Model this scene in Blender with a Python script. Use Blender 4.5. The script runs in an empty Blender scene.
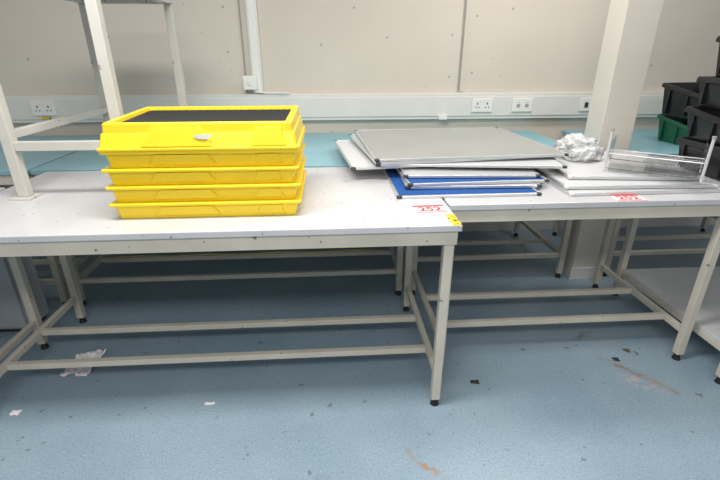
import bpy, bmesh, math, random
from mathutils import Vector, Matrix, noise
random.seed(4)
S=bpy.context.scene
COL=S.collection
S.view_settings.view_transform='Standard'

# ---------------- materials ----------------
def mat(name,col,rough=0.5,metal=0.0,var=0.0,scale=8.0,bump=0.0,spec=None,alpha=1.0,trans=0.0,spots=None):
    m=bpy.data.materials.new(name); m.use_nodes=True
    nt=m.node_tree; b=nt.nodes["Principled BSDF"]
    b.inputs["Base Color"].default_value=(*col,1); b.inputs["Roughness"].default_value=rough
    b.inputs["Metallic"].default_value=metal
    if spec is not None: b.inputs["Specular IOR Level"].default_value=spec
    b.inputs["Alpha"].default_value=alpha
    b.inputs["Transmission Weight"].default_value=trans
    tc=nt.nodes.new("ShaderNodeTexCoord")
    last=None
    if var>0:
        n=nt.nodes.new("ShaderNodeTexNoise"); n.inputs["Scale"].default_value=scale; n.inputs["Detail"].default_value=6
        nt.links.new(tc.outputs["Object"],n.inputs["Vector"])
        r=nt.nodes.new("ShaderNodeValToRGB")
        r.color_ramp.elements[0].position=.3; r.color_ramp.elements[1].position=.7
        r.color_ramp.elements[0].color=(*[c*(1-var) for c in col],1)
        r.color_ramp.elements[1].color=(*[min(1,c*(1+var*.6)) for c in col],1)
        nt.links.new(n.outputs["Fac"],r.inputs["Fac"]); last=r.outputs["Color"]
    if spots:
        scol,sscale,thr=spots
        n=nt.nodes.new("ShaderNodeTexNoise"); n.inputs["Scale"].default_value=sscale; n.inputs["Detail"].default_value=2
        nt.links.new(tc.outputs["Object"],n.inputs["Vector"])
        r=nt.nodes.new("ShaderNodeValToRGB"); r.color_ramp.elements[0].position=thr; r.color_ramp.elements[1].position=thr+.03
        nt.links.new(n.outputs["Fac"],r.inputs["Fac"])
        mx=nt.nodes.new("ShaderNodeMix"); mx.data_type='RGBA'
        nt.links.new(r.outputs["Color"],mx.inputs[0])
        if last: nt.links.new(last,mx.inputs[6])
        else: mx.inputs[6].default_value=(*col,1)
        mx.inputs[7].default_value=(*scol,1); last=mx.outputs[2]
    if last: nt.links.new(last,b.inputs["Base Color"])
    return m

M={}
M['top']=mat("white_laminate",(.58,.575,.59),.28,var=.10,scale=3,spots=((.22,.21,.20),50,.70))
M['blue_top']=mat("blue_laminate",(.26,.49,.56),.35,var=.08,scale=3)
M['cream']=mat("cream_paint",(.64,.595,.50),.4,var=.10,scale=6,spots=((.2,.15,.1),30,.71))
M['greysteel']=mat("pale_grey_paint",(.57,.555,.51),.4,var=.08,scale=6,spots=((.2,.18,.15),30,.71))
M['black']=mat("black_rubber",(.015,.015,.016),.45)
M['blackpl']=mat("black_plastic",(.012,.012,.014),.28,var=.1,scale=12)
M['yellow']=mat("yellow_plastic",(.88,.65,.02),.36,var=.05,scale=5)
M['mesh']=mat("dark_wire_mesh",(.02,.02,.02),.5)
M['tray_shade']=mat("tray_interior_shade",(.36,.31,.08),.6)  # tray yellow with the shade under the mesh put into the colour
M['alu']=mat("aluminium",(.72,.73,.74),.32,metal=.75,var=.04)
M['corner']=mat("dark_corner_plastic",(.04,.045,.055),.45)
M['wbgrey']=mat("grey_board_surface",(.33,.335,.32),.25,var=.06,scale=2.5)
M['wbpale']=mat("pale_grey_board_surface",(.50,.51,.51),.25,var=.05,scale=2.5)
M['wbwhite']=mat("white_board_surface",(.66,.66,.67),.22,var=.04,scale=2.5)
M['wbblue']=mat("blue_felt",(.006,.075,.29),.9,var=.2,scale=60)
M['wall']=mat("wall_panel_beige",(.68,.615,.53),.75,var=.05,scale=1.5,spots=((.45,.40,.34),26,.745))
M['wallseam_shadow']=mat("wall_seam_and_shadow_grey",(.36,.34,.32),.6)  # seams and small fittings, also the painted shadow beside the conduit
M['trunk']=mat("white_pvc",(.75,.735,.69),.4,var=.03)
M['socket']=mat("white_socket_plastic",(.84,.83,.78),.3)
M['dark']=mat("dark_hole",(.03,.03,.03),.6)
M['green']=mat("dark_green_plastic",(.008,.12,.06),.4)
M['red']=mat("red_print",(.70,.03,.05),.5)
M['label']=mat("white_label",(.80,.78,.76),.5)
M['smudge']=mat("grey_smudged_label",(.55,.56,.52),.5,var=.2,scale=40)
M['ytape']=mat("yellow_tape",(.80,.52,.03),.5,spots=((.03,.03,.02),45,.55))
M['ycable']=mat("yellowish_cable",(.55,.48,.18),.5)
M['paper']=mat("crumpled_paper",(.85,.80,.82),.6,var=.08,scale=20)
M['column']=mat("column_paint",(.74,.69,.61),.5,var=.05,scale=3)
M['cab']=mat("grey_cabinet",(.38,.41,.43),.5,var=.05)
M['bag']=mat("clear_bag_plastic",(.92,.92,.92),.22,trans=.45,spec=.7,var=.04,scale=20)
M['acrylic']=mat("acrylic",(.95,.97,.98),.04,trans=.95)
M['chrome']=mat("white_wire",(.75,.75,.75),.25,metal=.3)

def floor_mat():
    m=bpy.data.materials.new("blue_vinyl_floor"); m.use_nodes=True
    nt=m.node_tree; N=nt.nodes; L=nt.links; b=N["Principled BSDF"]
    b.inputs["Roughness"].default_value=.30
    tc=N.new("ShaderNodeTexCoord")
    def noise_ramp(scale,detail,p0,p1,c0,c1):
        n=N.new("ShaderNodeTexNoise"); n.inputs["Scale"].default_value=scale; n.inputs["Detail"].default_value=detail
        L.new(tc.outputs["Object"],n.inputs["Vector"])
        r=N.new("ShaderNodeValToRGB"); r.color_ramp.elements[0].position=p0; r.color_ramp.elements[1].position=p1
        r.color_ramp.elements[0].color=c0; r.color_ramp.elements[1].color=c1
        L.new(n.outputs["Fac"],r.inputs["Fac"]); return r.outputs["Color"],n
    base,_=noise_ramp(2.2,5,.3,.7,(.245,.34,.415,1),(.31,.41,.48,1))
    def mix(fac,a,col,f=None):
        mx=N.new("ShaderNodeMix"); mx.data_type='RGBA'
        L.new(fac,mx.inputs[0]); L.new(a,mx.inputs[6]); mx.inputs[7].default_value=col; return mx.outputs[2]
    f,_=noise_ramp(140,2,.56,.66,(0,0,0,1),(.5,.5,.5,1)); c=mix(f,base,(.09,.15,.21,1))
    f,_=noise_ramp(120,2,.62,.70,(0,0,0,1),(.4,.4,.4,1)); c=mix(f,c,(.60,.68,.72,1))
    f,_=noise_ramp(20,3,.68,.71,(0,0,0,1),(.7,.7,.7,1)); c=mix(f,c,(.11,.13,.14,1))
    def scuff(cx,cy,rx,ry,ang,col,strength):
        nonlocal c
        mp=N.new("ShaderNodeMapping"); mp.vector_type='TEXTURE'
        mp.inputs["Location"].default_value=(cx,cy,0); mp.inputs["Rotation"].default_value=(0,0,ang); mp.inputs["Scale"].default_value=(rx,ry,1)
        L.new(tc.outputs["Object"],mp.inputs["Vector"])
        g=N.new("ShaderNodeTexGradient"); g.gradient_type='SPHERICAL'; L.new(mp.outputs["Vector"],g.inputs["Vector"])
        n=N.new("ShaderNodeTexNoise"); n.inputs["Scale"].default_value=30; n.inputs["Detail"].default_value=5; L.new(tc.outputs["Object"],n.inputs["Vector"])
        r=N.new("ShaderNodeValToRGB"); r.color_ramp.elements[0].position=.42; r.color_ramp.elements[1].position=.60; L.new(n.outputs["Fac"],r.inputs["Fac"])
        mu=N.new("ShaderNodeMath"); mu.operation='MULTIPLY'; L.new(g.outputs["Fac"],mu.inputs[0]); L.new(r.outputs["Color"],mu.inputs[1])
        m2=N.new("ShaderNodeMath"); m2.operation='MULTIPLY'; m2.use_clamp=True; L.new(mu.outputs[0],m2.inputs[0]); m2.inputs[1].default_value=strength
        c=mix(m2.outputs[0],c,col)
    scuff(.34,1.23,.13,.025,-.9,(.34,.24,.18,1),2.2)
    scuff(1.52,1.68,.26,.03,-.9,(.28,.23,.19,1),2.0)
    scuff(1.60,1.86,.05,.03,-.7,(.10,.09,.08,1),2.2)
    scuff(1.50,1.62,.14,.07,-.5,(.60,.48,.44,1),.8)
    scuff(1.42,2.02,.12,.03,.5,(.14,.15,.15,1),1.0)
    scuff(.5,1.0,.25,.10,.3,(.17,.19,.21,1),1.0)
    scuff(-.2,1.15,.30,.05,.2,(.17,.19,.21,1),.7)
    L.new(c,b.inputs["Base Color"])
    return m
M['floor']=floor_mat()

# ---------------- geometry helpers ----------------
def addbox(bm,x0,x1,y0,y1,z0,z1,mtx=None):
    vs=[bm.verts.new((x,y,z)) for z in (z0,z1) for y in (y0,y1) for x in (x0,x1)]
    for q in ((0,2,3,1),(4,5,7,6),(0,1,5,4),(2,6,7,3),(0,4,6,2),(1,3,7,5)):
        bm.faces.new([vs[i] for i in q])
    if mtx:
        for v in vs: v.co=mtx@v.co
    return vs
def finish(name,bm,m,parent=None,bevel=0.0,loc=(0,0,0),smooth=False,rot=None):
    bmesh.ops.recalc_face_normals(bm,faces=bm.faces)
    me=bpy.data.meshes.new(name); 
    bb=[v.co for v in bm.verts]
    c=Vector([(min(v[i] for v in bb)+max(v[i] for v in bb))/2 for i in range(3)])
    c.z=min(v[2] for v in bb)
    for v in bm.verts: v.co-=c
    bm.to_mesh(me); bm.free()
    o=bpy.data.objects.new(name,me); COL.objects.link(o)
    me.materials.append(m)
    if smooth:
        for p in me.polygons: p.use_smooth=True
    if bevel>0:
        b=o.modifiers.new("bevel",'BEVEL'); b.width=bevel; b.segments=2; b.limit_method='ANGLE'
    o.location=Vector(loc)+c
    if parent: o.parent=parent
    return o
def box(name,x0,x1,y0,y1,z0,z1,m,parent=None,bevel=.002):
    bm=bmesh.new(); addbox(bm,x0,x1,y0,y1,z0,z1); return finish(name,bm,m,parent,bevel)
def boxes(name,lst,m,parent=None,bevel=.002):
    bm=bmesh.new()
    for b in lst: addbox(bm,*b)
    return finish(name,bm,m,parent,bevel)
def cyl(bm,p0,p1,r,seg=12,r1=None):
    p0=Vector(p0);p1=Vector(p1); d=(p1-p0); L=d.length
    q=d.to_track_quat('Z','Y'); mt=Matrix.Translation((p0+p1)/2)@q.to_matrix().to_4x4()
    bmesh.ops.create_cone(bm,cap_ends=True,segments=seg,radius1=r,radius2=r if r1 is None else r1,depth=L,matrix=mt)
def empty(name,loc,label,cat,group=None,rot=0):
    e=bpy.data.objects.new(name,None); e.empty_display_size=.05; COL.objects.link(e); e.location=loc; e.rotation_euler=(0,0,rot)
    tag(e,label,cat,group); return e
def tag(o,label,cat,group=None):
    o["label"]=label; o["category"]=cat
    if group: o["group"]=group
def struct(o): o["kind"]="structure"; return o

# ---------------- room ----------------
def plane_box(name,*a): 
    return struct(box(name,*a,bevel=0))
f=bmesh.new(); addbox(f,-4,5,-2.5,3.75,-.05,0); fl=finish("floor",f,M['floor']); struct(fl)
for v in fl.data.vertices: v.co+=fl.location
fl.location=(0,0,0)
plane_box("wall_back",-4,5,3.65,3.75,0,2.8,M['wall'])
plane_box("baseboard_back",-4,5,3.635,3.65,0,.10,M['trunk'])
i=1
for x,w,mm in ((1.03,.012,M['wallseam_shadow']),(1.055,.03,M['wall']),(-.635,.012,M['wallseam_shadow']),(2.47,.010,M['wallseam_shadow'])):  # third strip is the conduit's dark shadow painted on the wall, not a seam
    struct(box("trim_and_shadow_%d"%i,x-w/2,x+w/2,3.643 if mm==M['wallseam_shadow'] else 3.638,3.65,1.21,2.8,mm,bevel=0)); i+=1
for k,(x,z) in enumerate([(.95,1.32),(.95,1.62),(.95,1.9),(1.13,1.35),(1.13,1.75),(-.05,1.55),(.45,1.6),(2.35,1.4),(2.6,1.4),(-.75,1.5),(-.75,1.8),(-1.6,1.6),(-2.2,1.45),(.2,1.8),(1.4,1.8)]):
    bm=bmesh.new(); cyl(bm,(x,3.6485,z),(x,3.6498,z),.008,10); o=finish("wall_screw",bm,M['wallseam_shadow']); tag(o,"small grey screw head in the beige wall panel","screw","wall panel screws")

# ---------------- trunking ----------------
tr=empty("cable_trunking",(0.5,3.649,1.0),"white plastic dado cable trunking along the beige wall","cable trunking")
box("trunking_body",-4.4,4.4,-.045,0,0,.20,M['trunk'],tr,.004)
box("trunking_lid",-4.4,4.4,-.053,-.0455,.025,.175,M['trunk'],tr,.003)

cd=empty("wall_conduit",(-.545,3.649,1.205),"vertical white cable conduit with a small switch box on the wall","cable conduit")
box("conduit_body",-.04,.04,-.035,0,.0,1.59,M['trunk'],cd,.004)
box("conduit_lid",-.026,.026,-.042,-.0355,.0,1.59,M['socket'],cd,.002)
b=box("switch_box",-.10,-.0,-.085,-.043,.03,.13,M['socket'],cd,.006)
box("switch_rocker",-.062,-.038,-.093,-.0855,.065,.095,M['label'],cd,.002)
bm=bmesh.new()
pts=[(-.03,-.064,.03),(.0,-.062,.012),(.06,-.055,.006),(.16,-.06,.006),(.24,-.06,.003)]
for a,b2 in zip(pts,pts[1:]): cyl(bm,a,b2,.006,8)
finish("cable",bm,M['label'],cd)

def socket(x,label,kind,z=1.055):
    e=empty("wall_socket" if kind=="double" else ("blank_plate" if kind=="blank" else "wall_switch"),(x,3.595,z),label,
            "socket" if kind=="double" else ("wall plate" if kind=="blank" else "switch"),"outlets on the trunking" )
    w=.085 if kind!="switch" else .05
    box("faceplate",-w,w,-.012,0,0,.105,M['socket'],e,.004)
    if kind=="double":
        for s in (-1,1):
            boxes("pin_holes",[(s*.04-.004,s*.04+.004,-.0135,-.0125,.058,.074),(s*.04-.018,s*.04-.008,-.0135,-.0125,.034,.041),(s*.04+.008,s*.04+.018,-.0135,-.0125,.034,.041)],M['dark'],e,0)
            box("rocker_switch",s*.016-.006,s*.016+.006,-.017,-.0125,.078,.096,M['label'],e,.001)
    elif kind=="blank":
        for s in (-1,1):
            boxes("data_port",[(s*.035-.014,s*.035+.014,-.0135,-.0125,.035,.06),(s*.035-.010,s*.035+.010,-.0135,-.0125,.070,.074)],M['wallseam_shadow'],e,0)
    else:
        box("rocker_switch",-.014,.014,-.017,-.0125,.03,.07,M['dark'],e,.001)
    return e
socket(-2.15,"white double wall socket above the blue bench","double")
socket(1.22,"white double wall socket on the trunking","double")
socket(1.55,"white twin data plate beside the double socket","blank")
socket(2.08,"small white switched outlet with dark rocker","switch")
def tab(name,x,z,w,h,m,label):
    o=box(name,x-w/2,x+w/2,3.590,3.5945,z,z+h,m,None,0); tag(o,label,"sticker")
tab("circuit_label",-2.15,1.030,.07,.018,M['ytape'],"small yellow circuit label under the wall socket")
bl=box("cable_outlet",.87,.94,3.575,3.5955,1.0,1.035,M['socket']); tag(bl,"small white cable outlet under the trunking lid","cable outlet")

# ---------------- workbench ----------------
def bench(x0,x1,y0,y1,label,topm,legx,legy,rails,railz=.17,shelf=False,H=.9,siderail=True,group="workbenches"):
    cx=(x0+x1)/2; cy=(y0+y1)/2
    e=empty("workbench",(cx,cy,0),label,"workbench",group)
    def bx(n,a,b,c,d,z0,z1,m,bv=.002,par=e): return box(n,a-cx,b-cx,c-cy,d-cy,z0,z1,m,par,bv)
    bx("tabletop",x0,x1,y0,y1,H-.026,H,topm,.003)
    t=.028; a=.012; zt=H-.0265; zb=H-.085
    boxes("apron",[(x0+a-cx,x1-a-cx,y0+a-cy,y0+a+t-cy,zb,zt),(x0+a-cx,x1-a-cx,y1-a-t-cy,y1-a-cy,zb,zt),
                   (x0+a-cx,x0+a+t-cx,y0+a+t-cy,y1-a-t-cy,zb,zt),(x1-a-t-cx,x1-a-cx,y0+a+t-cy,y1-a-t-cy,zb,zt)],M['cream'],e,.002)
    h=.019
    for lx in legx:
        for ly in legy:
            l=bx("leg",lx-h,lx+h,ly-h,ly+h,.035,zb-.0005,M['cream'],.003)
            bm=bmesh.new(); cyl(bm,(0,0,.0345),(0,0,.022),.009); cyl(bm,(0,0,0),(0,0,.022),.021,16,.014)
            fo=finish("foot",bm,M['black'],l); fo.location=(0,0,-.035)
        if siderail:
            bx("side_rail",lx-.014,lx+.014,legy[0]+h+.0005,legy[1]-h-.0005,railz-.015,railz+.015,M['cream'])
    for ry in rails:
        if siderail and legy[0]+h<ry<legy[1]-h: a0=legx[0]+.0145; a1=legx[1]-.0145
        else: a0=legx[0]+h+.0005; a1=legx[1]-h-.0005
        bx("cross_rail",a0,a1,ry-.014,ry+.014,railz-.015,railz+.015,M['cream'])
    if shelf:
        bx("lower_shelf",legx[0]-.01,legx[1]+.01,legy[0]+.03,legy[1]-.03,railz+.0155,railz+.034,M['wbwhite'],.002)
    return e
bench(-1.55,.49,1.515,2.46,"white laminate workbench with cream steel frame holding the yellow trays",M['top'],(-1.52,.45),(1.555,2.36),(1.74,2.01))
bench(.50,1.835,1.75,2.64,"white laminate workbench with cream steel frame holding the whiteboards",M['top'],(.525,1.805),(1.79,2.56),(1.94,2.22))
bench(1.85,3.3,1.56,2.52,"white workbench with a lower shelf holding black crates",M['top'],(1.885,3.26),(1.60,2.46),(1.75,2.30),shelf=True)
bench(-1.66,.47,2.50,3.62,"blue topped workbench with cream steel frame against the wall",M['blue_top'],(-1.62,.43),(2.56,3.5),(2.57,2.87))
bench(.49,1.665,2.68,3.62,"short blue topped workbench with cream frame beside the column",M['blue_top'],(.53,1.62),(2.73,3.5),(2.74,3.0))
bench(1.93,3.4,2.68,3.62,"blue topped workbench holding the green crate by the wall",M['blue_top'],(1.97,3.36),(2.73,3.5),(2.74,3.0))
bench(-3.4,-1.68,2.50,3.62,"blue topped workbench with cream steel frame by the wall end",M['blue_top'],(-3.36,-1.72),(2.56,3.5),(2.57,2.87))
bench(-3.1,-1.57,1.25,2.16,"white workbench with cream legs beside the grey cabinet",M['top'],(-3.06,-1.60),(1.29,2.11),(1.5,1.75))
# cable resting on the rear rail
bm=bmesh.new(); P=[]
for k in range(30):
    t=k/29; P.append(Vector((-1.50+1.85*t,2.865+.008*math.sin(k*.8),.191)))
for a,b2 in zip(P,P[1:]): cyl(bm,a,b2,.006,8)
o=finish("loose_cable",bm,M['ycable']); tag(o,"thin yellowish cable lying along a bench rail","cable")

# column
c=empty("support_column",(1.79,2.78,0),"cream boxed support column between the workbenches","column")
box("column_body",-.10,.11,-.09,.09,0,2.8,M['column'],c,.004)
box("column_base_trim",-.108,.118,-.098,-.0905,0,.09,M['trunk'],c,.002)

# cabinet
cb=empty("storage_cabinet",(-2.10,2.36,0),"grey metal storage cabinet under the workbench","cabinet")
boxes("cabinet_body",[(-.35,.35,-.10,.08,.03,.74)],M['cab'],cb,.004)
box("cabinet_door",-.34,.34,-.118,-.1005,.05,.72,M['cab'],cb,.003)
box("plinth",-.33,.33,-.08,.07,0,.0295,M['dark'],cb,0)

# ---------------- frame stand ----------------
def stand():
    x0,x1,y0,y1=-1.365,-.90,1.985,2.90; z0=.9; top=1.80
    cx=(x0+x1)/2; cy=(y0+y1)/2
    e=empty("bench_stand",(cx,cy,z0),"tall pale grey steel frame stand with foot plates on the benches","stand")
    h=.022; ix0=x0-cx; ix1=x1-cx; iy0=y0-cy; iy1=y1-cy; H=top-z0
    for lx in (ix0,ix1):
        for ly in (iy0,iy1):
            l=box("leg",lx-h,lx+h,ly-h,ly+h,.009,H-.05,M['greysteel'],e,.003)
            fp=box("foot_plate",-.047,.047,-.05,.04,0,.0085,M['greysteel'],l,.001); fp.location.z=-.009
    z=.275; r=.017
    for lx in (ix0,ix1): box("side_rail",lx-r,lx+r,iy0+h+.0005,iy1-h-.0005,z-r,z+r,M['greysteel'],e)
    box("front_rail",ix0+h+.0005,ix1-h-.0005,iy0-r,iy0+r,z-.065,z-.065+.038,M['greysteel'],e)
    boxes("top_frame",[(ix0-h,ix1+h,iy0-h,iy0+h,H-.049,H-.01),(ix0-h,ix1+h,iy1-h,iy1+h,H-.049,H-.01),
                       (ix0-h,ix0+h,iy0+h,iy1-h,H-.049,H-.01),(ix1-h,ix1+h,iy0+h,iy1-h,H-.049,H-.01)],M['greysteel'],e)
    box("shelf_board",ix0-.03,ix1+.03,iy0-.03,iy1+.03,H-.0095,H+.012,M['top'],e)
stand()

# ---------------- yellow trays ----------------
def rrect(w,d,r,z,y0=0,seg=4,tilt=0.0,D=1):
    pts=[]
    for (sx,sy,a0) in ((1,1,0),(-1,1,90),(-1,-1,180),(1,-1,270)):
        for k in range(seg+1):
            a=math.radians(a0+90*k/seg)
            x=sx*(w/2-r)+r*math.cos(a); y=sy*(d/2-r)+r*math.sin(a)+y0
            pts.append((x,y,z+tilt*(y/D+.5)))
    return pts
def loops(bm,ls,capbottom=True,captop=False):
    prev=None; first=None
    for l in ls:
        vs=[bm.verts.new(p) for p in l]
        if prev:
            n=len(vs)
            for k in range(n): bm.faces.new((prev[k],prev[(k+1)%n],vs[(k+1)%n],vs[k]))
        else: first=vs
        prev=vs
    if capbottom: bm.faces.new(first[::-1])
    if captop: bm.faces.new(prev)
TW,TD=.70,.47
def tray(z,label,top=False,dx=0.0,dy=0.0,rot=0.0,mul=1.0):
    e=empty("storage_tray",(-.483+dx,1.90+dy,z),label,"plastic tray","stacked yellow trays",rot)
    h=.0660
    bm=bmesh.new()
    if not top:
        L=[rrect(TW-.020,TD-.020,.010,0),rrect(TW-.016,TD-.016,.010,.010),rrect(TW-.002,TD-.002,.010,h-.014),rrect(TW+.026,TD+.026,.013,h-.011),rrect(TW+.030,TD+.030,.013,h-.009),rrect(TW+.030,TD+.030,.013,h-.002),
           rrect(TW+.026,TD+.026,.013,h),rrect(TW-.03,TD-.03,.012,h),rrect(TW-.06,TD-.06,.012,.006)]
        loops(bm,L,True,True)
    else:
        t=.024
        L=[rrect(TW+.026,TD+.026,.012,.0),rrect(TW+.032,TD+.032,.013,.003),rrect(TW+.032,TD+.032,.013,.010),rrect(TW+.016,TD+.016,.013,.013),
           rrect(TW+.000,TD-.012,.013,.056,tilt=t*.5),rrect(TW-.012,TD-.022,.013,.058,tilt=t*.5),rrect(TW-.016,TD-.028,.013,.086,tilt=t),
           rrect(TW-.022,TD-.034,.013,.090,tilt=t),rrect(TW-.066,TD-.074,.010,.090,tilt=t),rrect(TW-.074,TD-.082,.010,.060,tilt=t),rrect(TW-.080,TD-.086,.010,.006)]
        loops(bm,L,True,True)
    finish("tray_body",bm,M['yellow'],e,.0012)
    def trap(x0,x1,inset,zb,zt,yb,yt,th,name,par=e,mm=None):
        bm=bmesh.new()
        P=[(x0,yb,zb),(x1,yb,zb),(x1-inset,yt,zt),(x0+inset,yt,zt)]
        f=[bm.verts.new(p) for p in P]; g=[bm.verts.new((p[0],p[1]+th,p[2])) for p in P]
        bm.faces.new(f); bm.faces.new(g[::-1])
        for k in range(4): bm.faces.new((f[k],f[(k+1)%4],g[(k+1)%4],g[k]))
        return finish(name,bm,mm or M['yellow'],par,.003)
    fy=-TD/2
    if not top:
        trap(-.20,.05,.030,.012,h-.015,fy+.002,fy-.006,.03,"front_grip")
        trap(.19,.30,.016,.012,h-.015,fy+.003,fy-.004,.03,"corner_rib")
    else:
        trap(-.21,.05,.045,.014,.082,fy-.013,fy+.002,.02,"front_grip")
        trap(.19,.32,.018,.014,.084,fy-.012,fy+.003,.02,"corner_rib")
        bm=bmesh.new(); w=.033; cxp=.02
        ps=[(cxp+w*math.cos(a)*(1+.2*math.sin(3*a)),.009*math.sin(a)) for a in [k*math.pi/8 for k in range(16)]]
        vs=[bm.verts.new((p[0],fy-.0092+p[1]*.25, .050+p[1])) for p in ps]; bm.faces.new(vs)
        finish("smudged_label",bm,M['smudge'],e)
        bm=bmesh.new(); W=(TW-.071)/2; Dd=(TD-.079)/2; r=.0036
        def zz(y): return .076+t*(y+.5)
        pitch=.031; slope=.55
        n=int((2*W+2*Dd/slope)/pitch)+2
        for sgn in (1,-1):
            for k in range(-2,n):
                c0=-W-Dd/slope+k*pitch
                ylo,yhi=-Dd,Dd
                if sgn>0: ylo=max(ylo,(-W-c0)*slope); yhi=min(yhi,(W-c0)*slope)
                else: ylo=max(ylo,(c0-W)*slope); yhi=min(yhi,(c0+W)*slope)
                if yhi-ylo<.004: continue
                a=Vector((c0+sgn*ylo/slope,ylo,zz(ylo))); b_=Vector((c0+sgn*yhi/slope,yhi,zz(yhi)))
                d=(b_-a).normalized(); nrm=Vector((-d.y,d.x,0)).normalized()*r; up=Vector((0,0,.0018))
                q=[bm.verts.new(p+o) for p in (a,b_) for o in (nrm,up,-nrm,-up)]
                for k2 in range(4): bm.faces.new((q[k2],q[(k2+1)%4],q[4+(k2+1)%4],q[4+k2]))
        finish("mesh_screen",bm,M['mesh'],e)
        box("tray_shade_sheet",-W+.008,W-.008,-Dd+.008,Dd-.008,.0065,.010,M['tray_shade'],e,0)  # added sheet, darkens the yellow tray floor like shade below the mesh
    return e
z=.9005
for k in range(5):
    if k<4: tray(z,"yellow plastic tray in a stack on the white workbench",False,random.uniform(-.003,.003),random.uniform(-.004,.004))
    else: tray(z,"top yellow tray with dark wire mesh screen on the stack",True)
    z+=.0664

# ---------------- boards ----------------
def board(x,y,w,d,rot,z,face,label,group="stacked notice boards",cornermat=None,t=.015):
    e=empty("whiteboard" if face!='wbblue' else "notice_board",(x,y,z),label,"whiteboard" if face!='wbblue' else "notice board",group,math.radians(rot))
    fw=.016
    box("writing_surface" if face!='wbblue' else "felt_surface",-w/2+fw*.7,w/2-fw*.7,-d/2+fw*.7,d/2-fw*.7,.002,t-.002,M[face],e,0)
    c=.022
    boxes("frame",[(-w/2+c,w/2-c,-d/2,-d/2+fw*.69,0,t),(-w/2+c,w/2-c,d/2-fw*.69,d/2,0,t),(-w/2,-w/2+fw*.69,-d/2+c,d/2-c,0,t),(w/2-fw*.69,w/2,-d/2+c,d/2-c,0,t)],M['alu'],e,.002)
    for sx in (-1,1):
        for sy in (-1,1):
            bm=bmesh.new(); ax=sx*w/2; ay=sy*d/2
            xs=sorted((ax+sx*.001,ax-sx*(c-.0005))); ys=sorted((ay+sy*.001,ay-sy*(c-.0005)))
            addbox(bm,xs[0],xs[1],ys[0],ys[1],0,t+.0005)
            finish("corner_cap",bm,M['corner'] if cornermat is None else cornermat,e,.004)
    return e
s=.0142; T=.0132
zb=.9005
board(.615,2.29,.66,.88,0.5,zb,'wbblue',"blue felt notice board with aluminium frame under the stack",t=T)
board(.675,2.365,.64,.85,-1.5,zb+s,'wbwhite',"white board with aluminium frame low in the stack",t=T)
board(.675,2.395,.68,.88,2.5,zb+2*s,'wbblue',"blue felt notice board in the middle of the stack",t=T)
board(.70,2.45,.66,.86,-3,zb+3*s,'wbpale',"aluminium framed pale grey board in the stack",t=T)
board(.56,2.58,1.00,.76,6,zb+4*s,'wbwhite',"wide aluminium framed white board sticking out of the stack",t=T)
board(.74,2.50,.94,.78,-7,zb+5*s,'wbwhite',"aluminium framed white board near the top of the stack",t=T)
board(.66,2.60,.98,.84,7,zb+6*s,'wbpale',"pale grey framed board just under the top board",t=T)
board(.70,2.62,1.02,.90,3.5,zb+7*s,'wbgrey',"large grey board with aluminium frame on top of the stack",t=T)

board(1.44,2.19,.74,.70,1,zb,'wbwhite',"white board with pale frame on the workbench","loose white boards",M['trunk'])
board(1.45,2.23,.72,.70,-2,zb+.016,'wbwhite',"white board with pale frame in the pile","loose white boards",M['trunk'])
board(1.50,2.28,.64,.62,-6,zb+.032,'wbwhite',"smaller white board on top of the pile","loose white boards",M['trunk'])
ZP=zb+.048

# ---------------- acrylic rack ----------------
rk=empty("acrylic_rack",(1.60,2.06,ZP+.001),"clear acrylic display rack with upright posts on the boards","display rack",rot=math.radians(-38))
for zz in (.012,.060):
    box("shelf",-.19,.19,-.11,.11,zz,zz+.004,M['acrylic'],rk,.001)
for sx in (-1,1):
    bm=bmesh.new(); cyl(bm,(sx*.20,-.10,0),(sx*.20,-.10,.195),.0065); p=finish("post",bm,M['chrome'],rk,smooth=False)
    bm=bmesh.new(); cyl(bm,(0,0,0),(0,0,.012),.009); cp=finish("post_cap",bm,M['wallseam_shadow'],p); cp.location=(0,0,.1955)
    bm=bmesh.new(); cyl(bm,(sx*.20,.10,0),(sx*.20,.10,.075),.0045); p=finish("post",bm,M['chrome'],rk,smooth=False)
    box("end_panel",sx*.192-.0015,sx*.192+.0015,-.093,.093,.065,.15,M['acrylic'],rk,0)
bm=bmesh.new()
cyl(bm,(-.194,-.10,.085),(.194,-.10,.085),.0025,8)
cyl(bm,(-.194,.10,.070),(.194,.10,.070),.0025,8)
for k in range(9):
    x=-.18+k*.045; cyl(bm,(x,-.098,.006),(x,.098,.006),.0015,6)
finish("wire_rails",bm,M['chrome'],rk)

# plastic bag
bm=bmesh.new(); bmesh.ops.create_icosphere(bm,subdivisions=6,radius=1)
for v in bm.verts:
    p=v.co.copy()
    w1=Vector((noise.noise(p*1.6+Vector((1,5,2))),noise.noise(p*1.6+Vector((7,1,4))),noise.noise(p*1.6+Vector((2,8,9)))))*.8
    q=p+w1
    n=noise.noise(q*1.4+Vector((3,1,7)))
    rdg=1-abs(noise.noise(q*2.6+Vector((9,2,2))))*2
    r2=1-abs(noise.noise(q*5.5+Vector((4,4,2))))*2
    v.co=p*(.85+.40*n+.16*rdg+.05*r2)
    v.co.x*=.115; v.co.y*=.13; v.co.z*=.070
zmin=min(v.co.z for v in bm.verts)
for v in bm.verts:
    v.co.z=max(v.co.z,zmin*.45)
bag=finish("plastic_bag",bm,M['bag'],None,0,smooth=True); 
bag.location=(1.40,2.40,ZP+.002); tag(bag,"crumpled clear plastic bag lying on the white boards","plastic bag")

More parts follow.
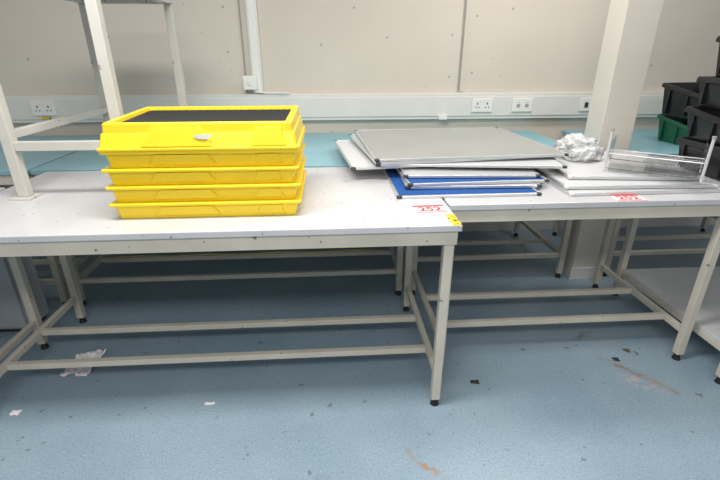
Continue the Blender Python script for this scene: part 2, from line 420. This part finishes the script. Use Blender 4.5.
# ---------------- crates ----------------
def crate(x,y,z,w,d,h,m,name,label,rot=0,front_low=False,group="black storage crates",cat="crate"):
    e=empty(name,(x,y,z),label,cat,group,math.radians(rot))
    t=.006
    bm=bmesh.new()
    L=[rrect(w-.06,d-.06,.012,0),rrect(w-.025,d-.025,.012,h-.032),rrect(w,d,.012,h-.028),rrect(w,d,.012,h-.012),rrect(w-.008,d-.008,.012,h),rrect(w-.03,d-.03,.012,h),rrect(w-.075,d-.075,.012,t)]
    loops(bm,L,True,True)
    if front_low:
        for v in bm.verts:
            if v.co.y<-d*.25 and v.co.z>h*.5: v.co.z-=h*.38; v.co.y-=.02
    finish("crate_body",bm,m,e,.002)
    zl=h*.48 if front_low else h-.035
    box("handle_lip",-w*.22,w*.22,-d/2-.034 if front_low else -d/2-.016,-d/2-.001,zl,zl+.014,m,e,.002)
    for k in (-1.5,-.5,.5,1.5): box("front_rib",k*w*.25-.005,k*w*.25+.005,-d/2+.002,-d/2+.03,.015,h*.5 if front_low else h-.04,m,e,.002)
    for k in (-1.2,0,1.2):
        for sx in (-1,1):
            xa=sx*(w/2-.004); xb=sx*(w/2-.03)
            box("side_rib",min(xa,xb),max(xa,xb),k*d*.27-.005,k*d*.27+.005,.015,h-.032 if k>-1 or not front_low else h*.45,m,e,.002)
    return e
zc=.9005
spec=[("black plastic storage crate at the bottom of a stack",False,2.19,2.16,0,.165),("black open front parts bin in the middle of a stack",True,2.19,2.16,3,.165),("black plastic storage crate on top of two others",False,2.21,2.16,-2,.150),("black plastic storage crate topping the crate stack",False,2.285,2.20,3,.195)]
for lab,fl_,xx,yy,rr,hh in spec:
    crate(xx,yy,zc,.53,.40,hh,M['blackpl'],"storage_crate",lab,rr,fl_); zc+=hh+.0005
crate(2.58,2.98,.9005,.36,.40,.185,M['green'],"green_crate","dark green plastic crate on the blue bench",5,True,group="crates by the wall")
crate(2.60,2.94,1.0865,.46,.46,.215,M['blackpl'],"parts_bin","black plastic parts bin resting on the green crate",8,True,group="crates by the wall",cat="parts bin")

# ---------------- stickers ----------------
def text(body,size,par,loc,m,rot=(0,0,0)):
    cu=bpy.data.curves.new("lettering",'FONT'); cu.body=body; cu.size=size; cu.align_x='CENTER'; cu.align_y='CENTER'; cu.extrude=.0002; cu.offset=.0018
    o=bpy.data.objects.new("tmp",cu); COL.objects.link(o)
    dg=bpy.context.evaluated_depsgraph_get(); me=bpy.data.meshes.new_from_object(o.evaluated_get(dg))
    bpy.data.objects.remove(o)
    n=bpy.data.objects.new("lettering",me); COL.objects.link(n); me.materials.clear(); me.materials.append(m)
    n.location=loc; n.rotation_euler=rot; n.parent=par; return n
def sticker(x,y,z,rot,label):
    e=empty("lot_sticker",(x,y,z),label,"sticker","lot stickers",rot)
    box("sticker_base",-.068,.068,-.045,.045,0,.0006,M['label'],e,0)
    boxes("red_band",[(-.066,.066,.026,.043,.00065,.0009),(-.066,.066,-.043,-.037,.00065,.0009)],M['red'],e,0)
    text("252",.066,e,(0,-.006,.0009),M['red'])
sticker(.405,1.71,.9003,.05,"red and white paper lot sticker on the white workbench")
sticker(1.32,1.80,.9003,-.05,"red and white paper lot sticker before the white boards")
tp=box("warning_tape",.452,.488,1.517,1.64,.9002,.9012,M['ytape'],None,0); tag(tp,"worn yellow and black tape on the workbench corner","tape")

# ---------------- debris ----------------
def scrap(name,x,y,w,d,h,m,label,seed,cat="scrap"):
    bm=bmesh.new(); bmesh.ops.create_grid(bm,x_segments=14,y_segments=14,size=.5)
    for v in bm.verts:
        p=v.co.copy(); ns=noise.noise(p*5+Vector((seed,0,0))); n2=noise.noise(p*9+Vector((0,seed,3)))
        a=1+.45*noise.noise(Vector((math.atan2(p.y,p.x)*1.2,seed,0)))
        v.co=Vector((p.x*w*a,p.y*d*a,(abs(ns)+abs(n2)*.5)*h))
    o=finish(name,bm,m,None,0); so=o.modifiers.new("s",'SOLIDIFY'); so.thickness=.0008; so.offset=1
    o.location=(x,y,.0005); tag(o,label,cat,None); return o
scrap("crumpled_paper",-1.31,1.95,.12,.18,.035,M['paper'],"crumpled pinkish white paper on the blue floor",2.3,"paper")
scrap("paper_scrap",-1.45,1.62,.04,.03,.008,M['paper'],"small torn white scrap on the blue floor",7.1)
scrap("paper_scrap",-.59,1.62,.05,.015,.008,M['paper'],"small torn white scrap on the blue floor",9.4)
scrap("dark_scrap",.68,1.68,.04,.025,.008,M['dark'],"small dark scrap on the blue floor",3.2)
scrap("dark_scrap",1.48,1.80,.03,.03,.008,M['dark'],"small dark scrap on the blue floor",5.2)

# ---------------- light ----------------
w=bpy.data.worlds.new("World"); S.world=w; w.use_nodes=True
w.node_tree.nodes["Background"].inputs[0].default_value=(.97,.98,1,1); w.node_tree.nodes["Background"].inputs[1].default_value=.34
def area(n,loc,rot,sx,sy,p,col=(1,.98,.94)):
    l=bpy.data.lights.new(n,'AREA'); l.shape='RECTANGLE'; l.size=sx; l.size_y=sy; l.energy=p; l.color=col
    o=bpy.data.objects.new(n,l); COL.objects.link(o); o.location=loc; o.rotation_euler=rot; return o
area("ceiling_light",(-.4,1.3,2.75),(0,0,0),1.6,.4,60)
area("ceiling_light",(1.6,2.6,2.75),(0,0,0),1.6,.4,32)
area("ceiling_light",(-.1,-.8,2.75),(0,0,0),2.2,.5,64)

cam=bpy.data.cameras.new("camera"); co=bpy.data.objects.new("camera",cam); COL.objects.link(co)
cam.lens=22.0; cam.sensor_width=36; cam.clip_start=.02
co.location=(0,0,1.5); co.rotation_euler=(math.radians(90-23.14),0,math.radians(-3.83))
S.camera=co
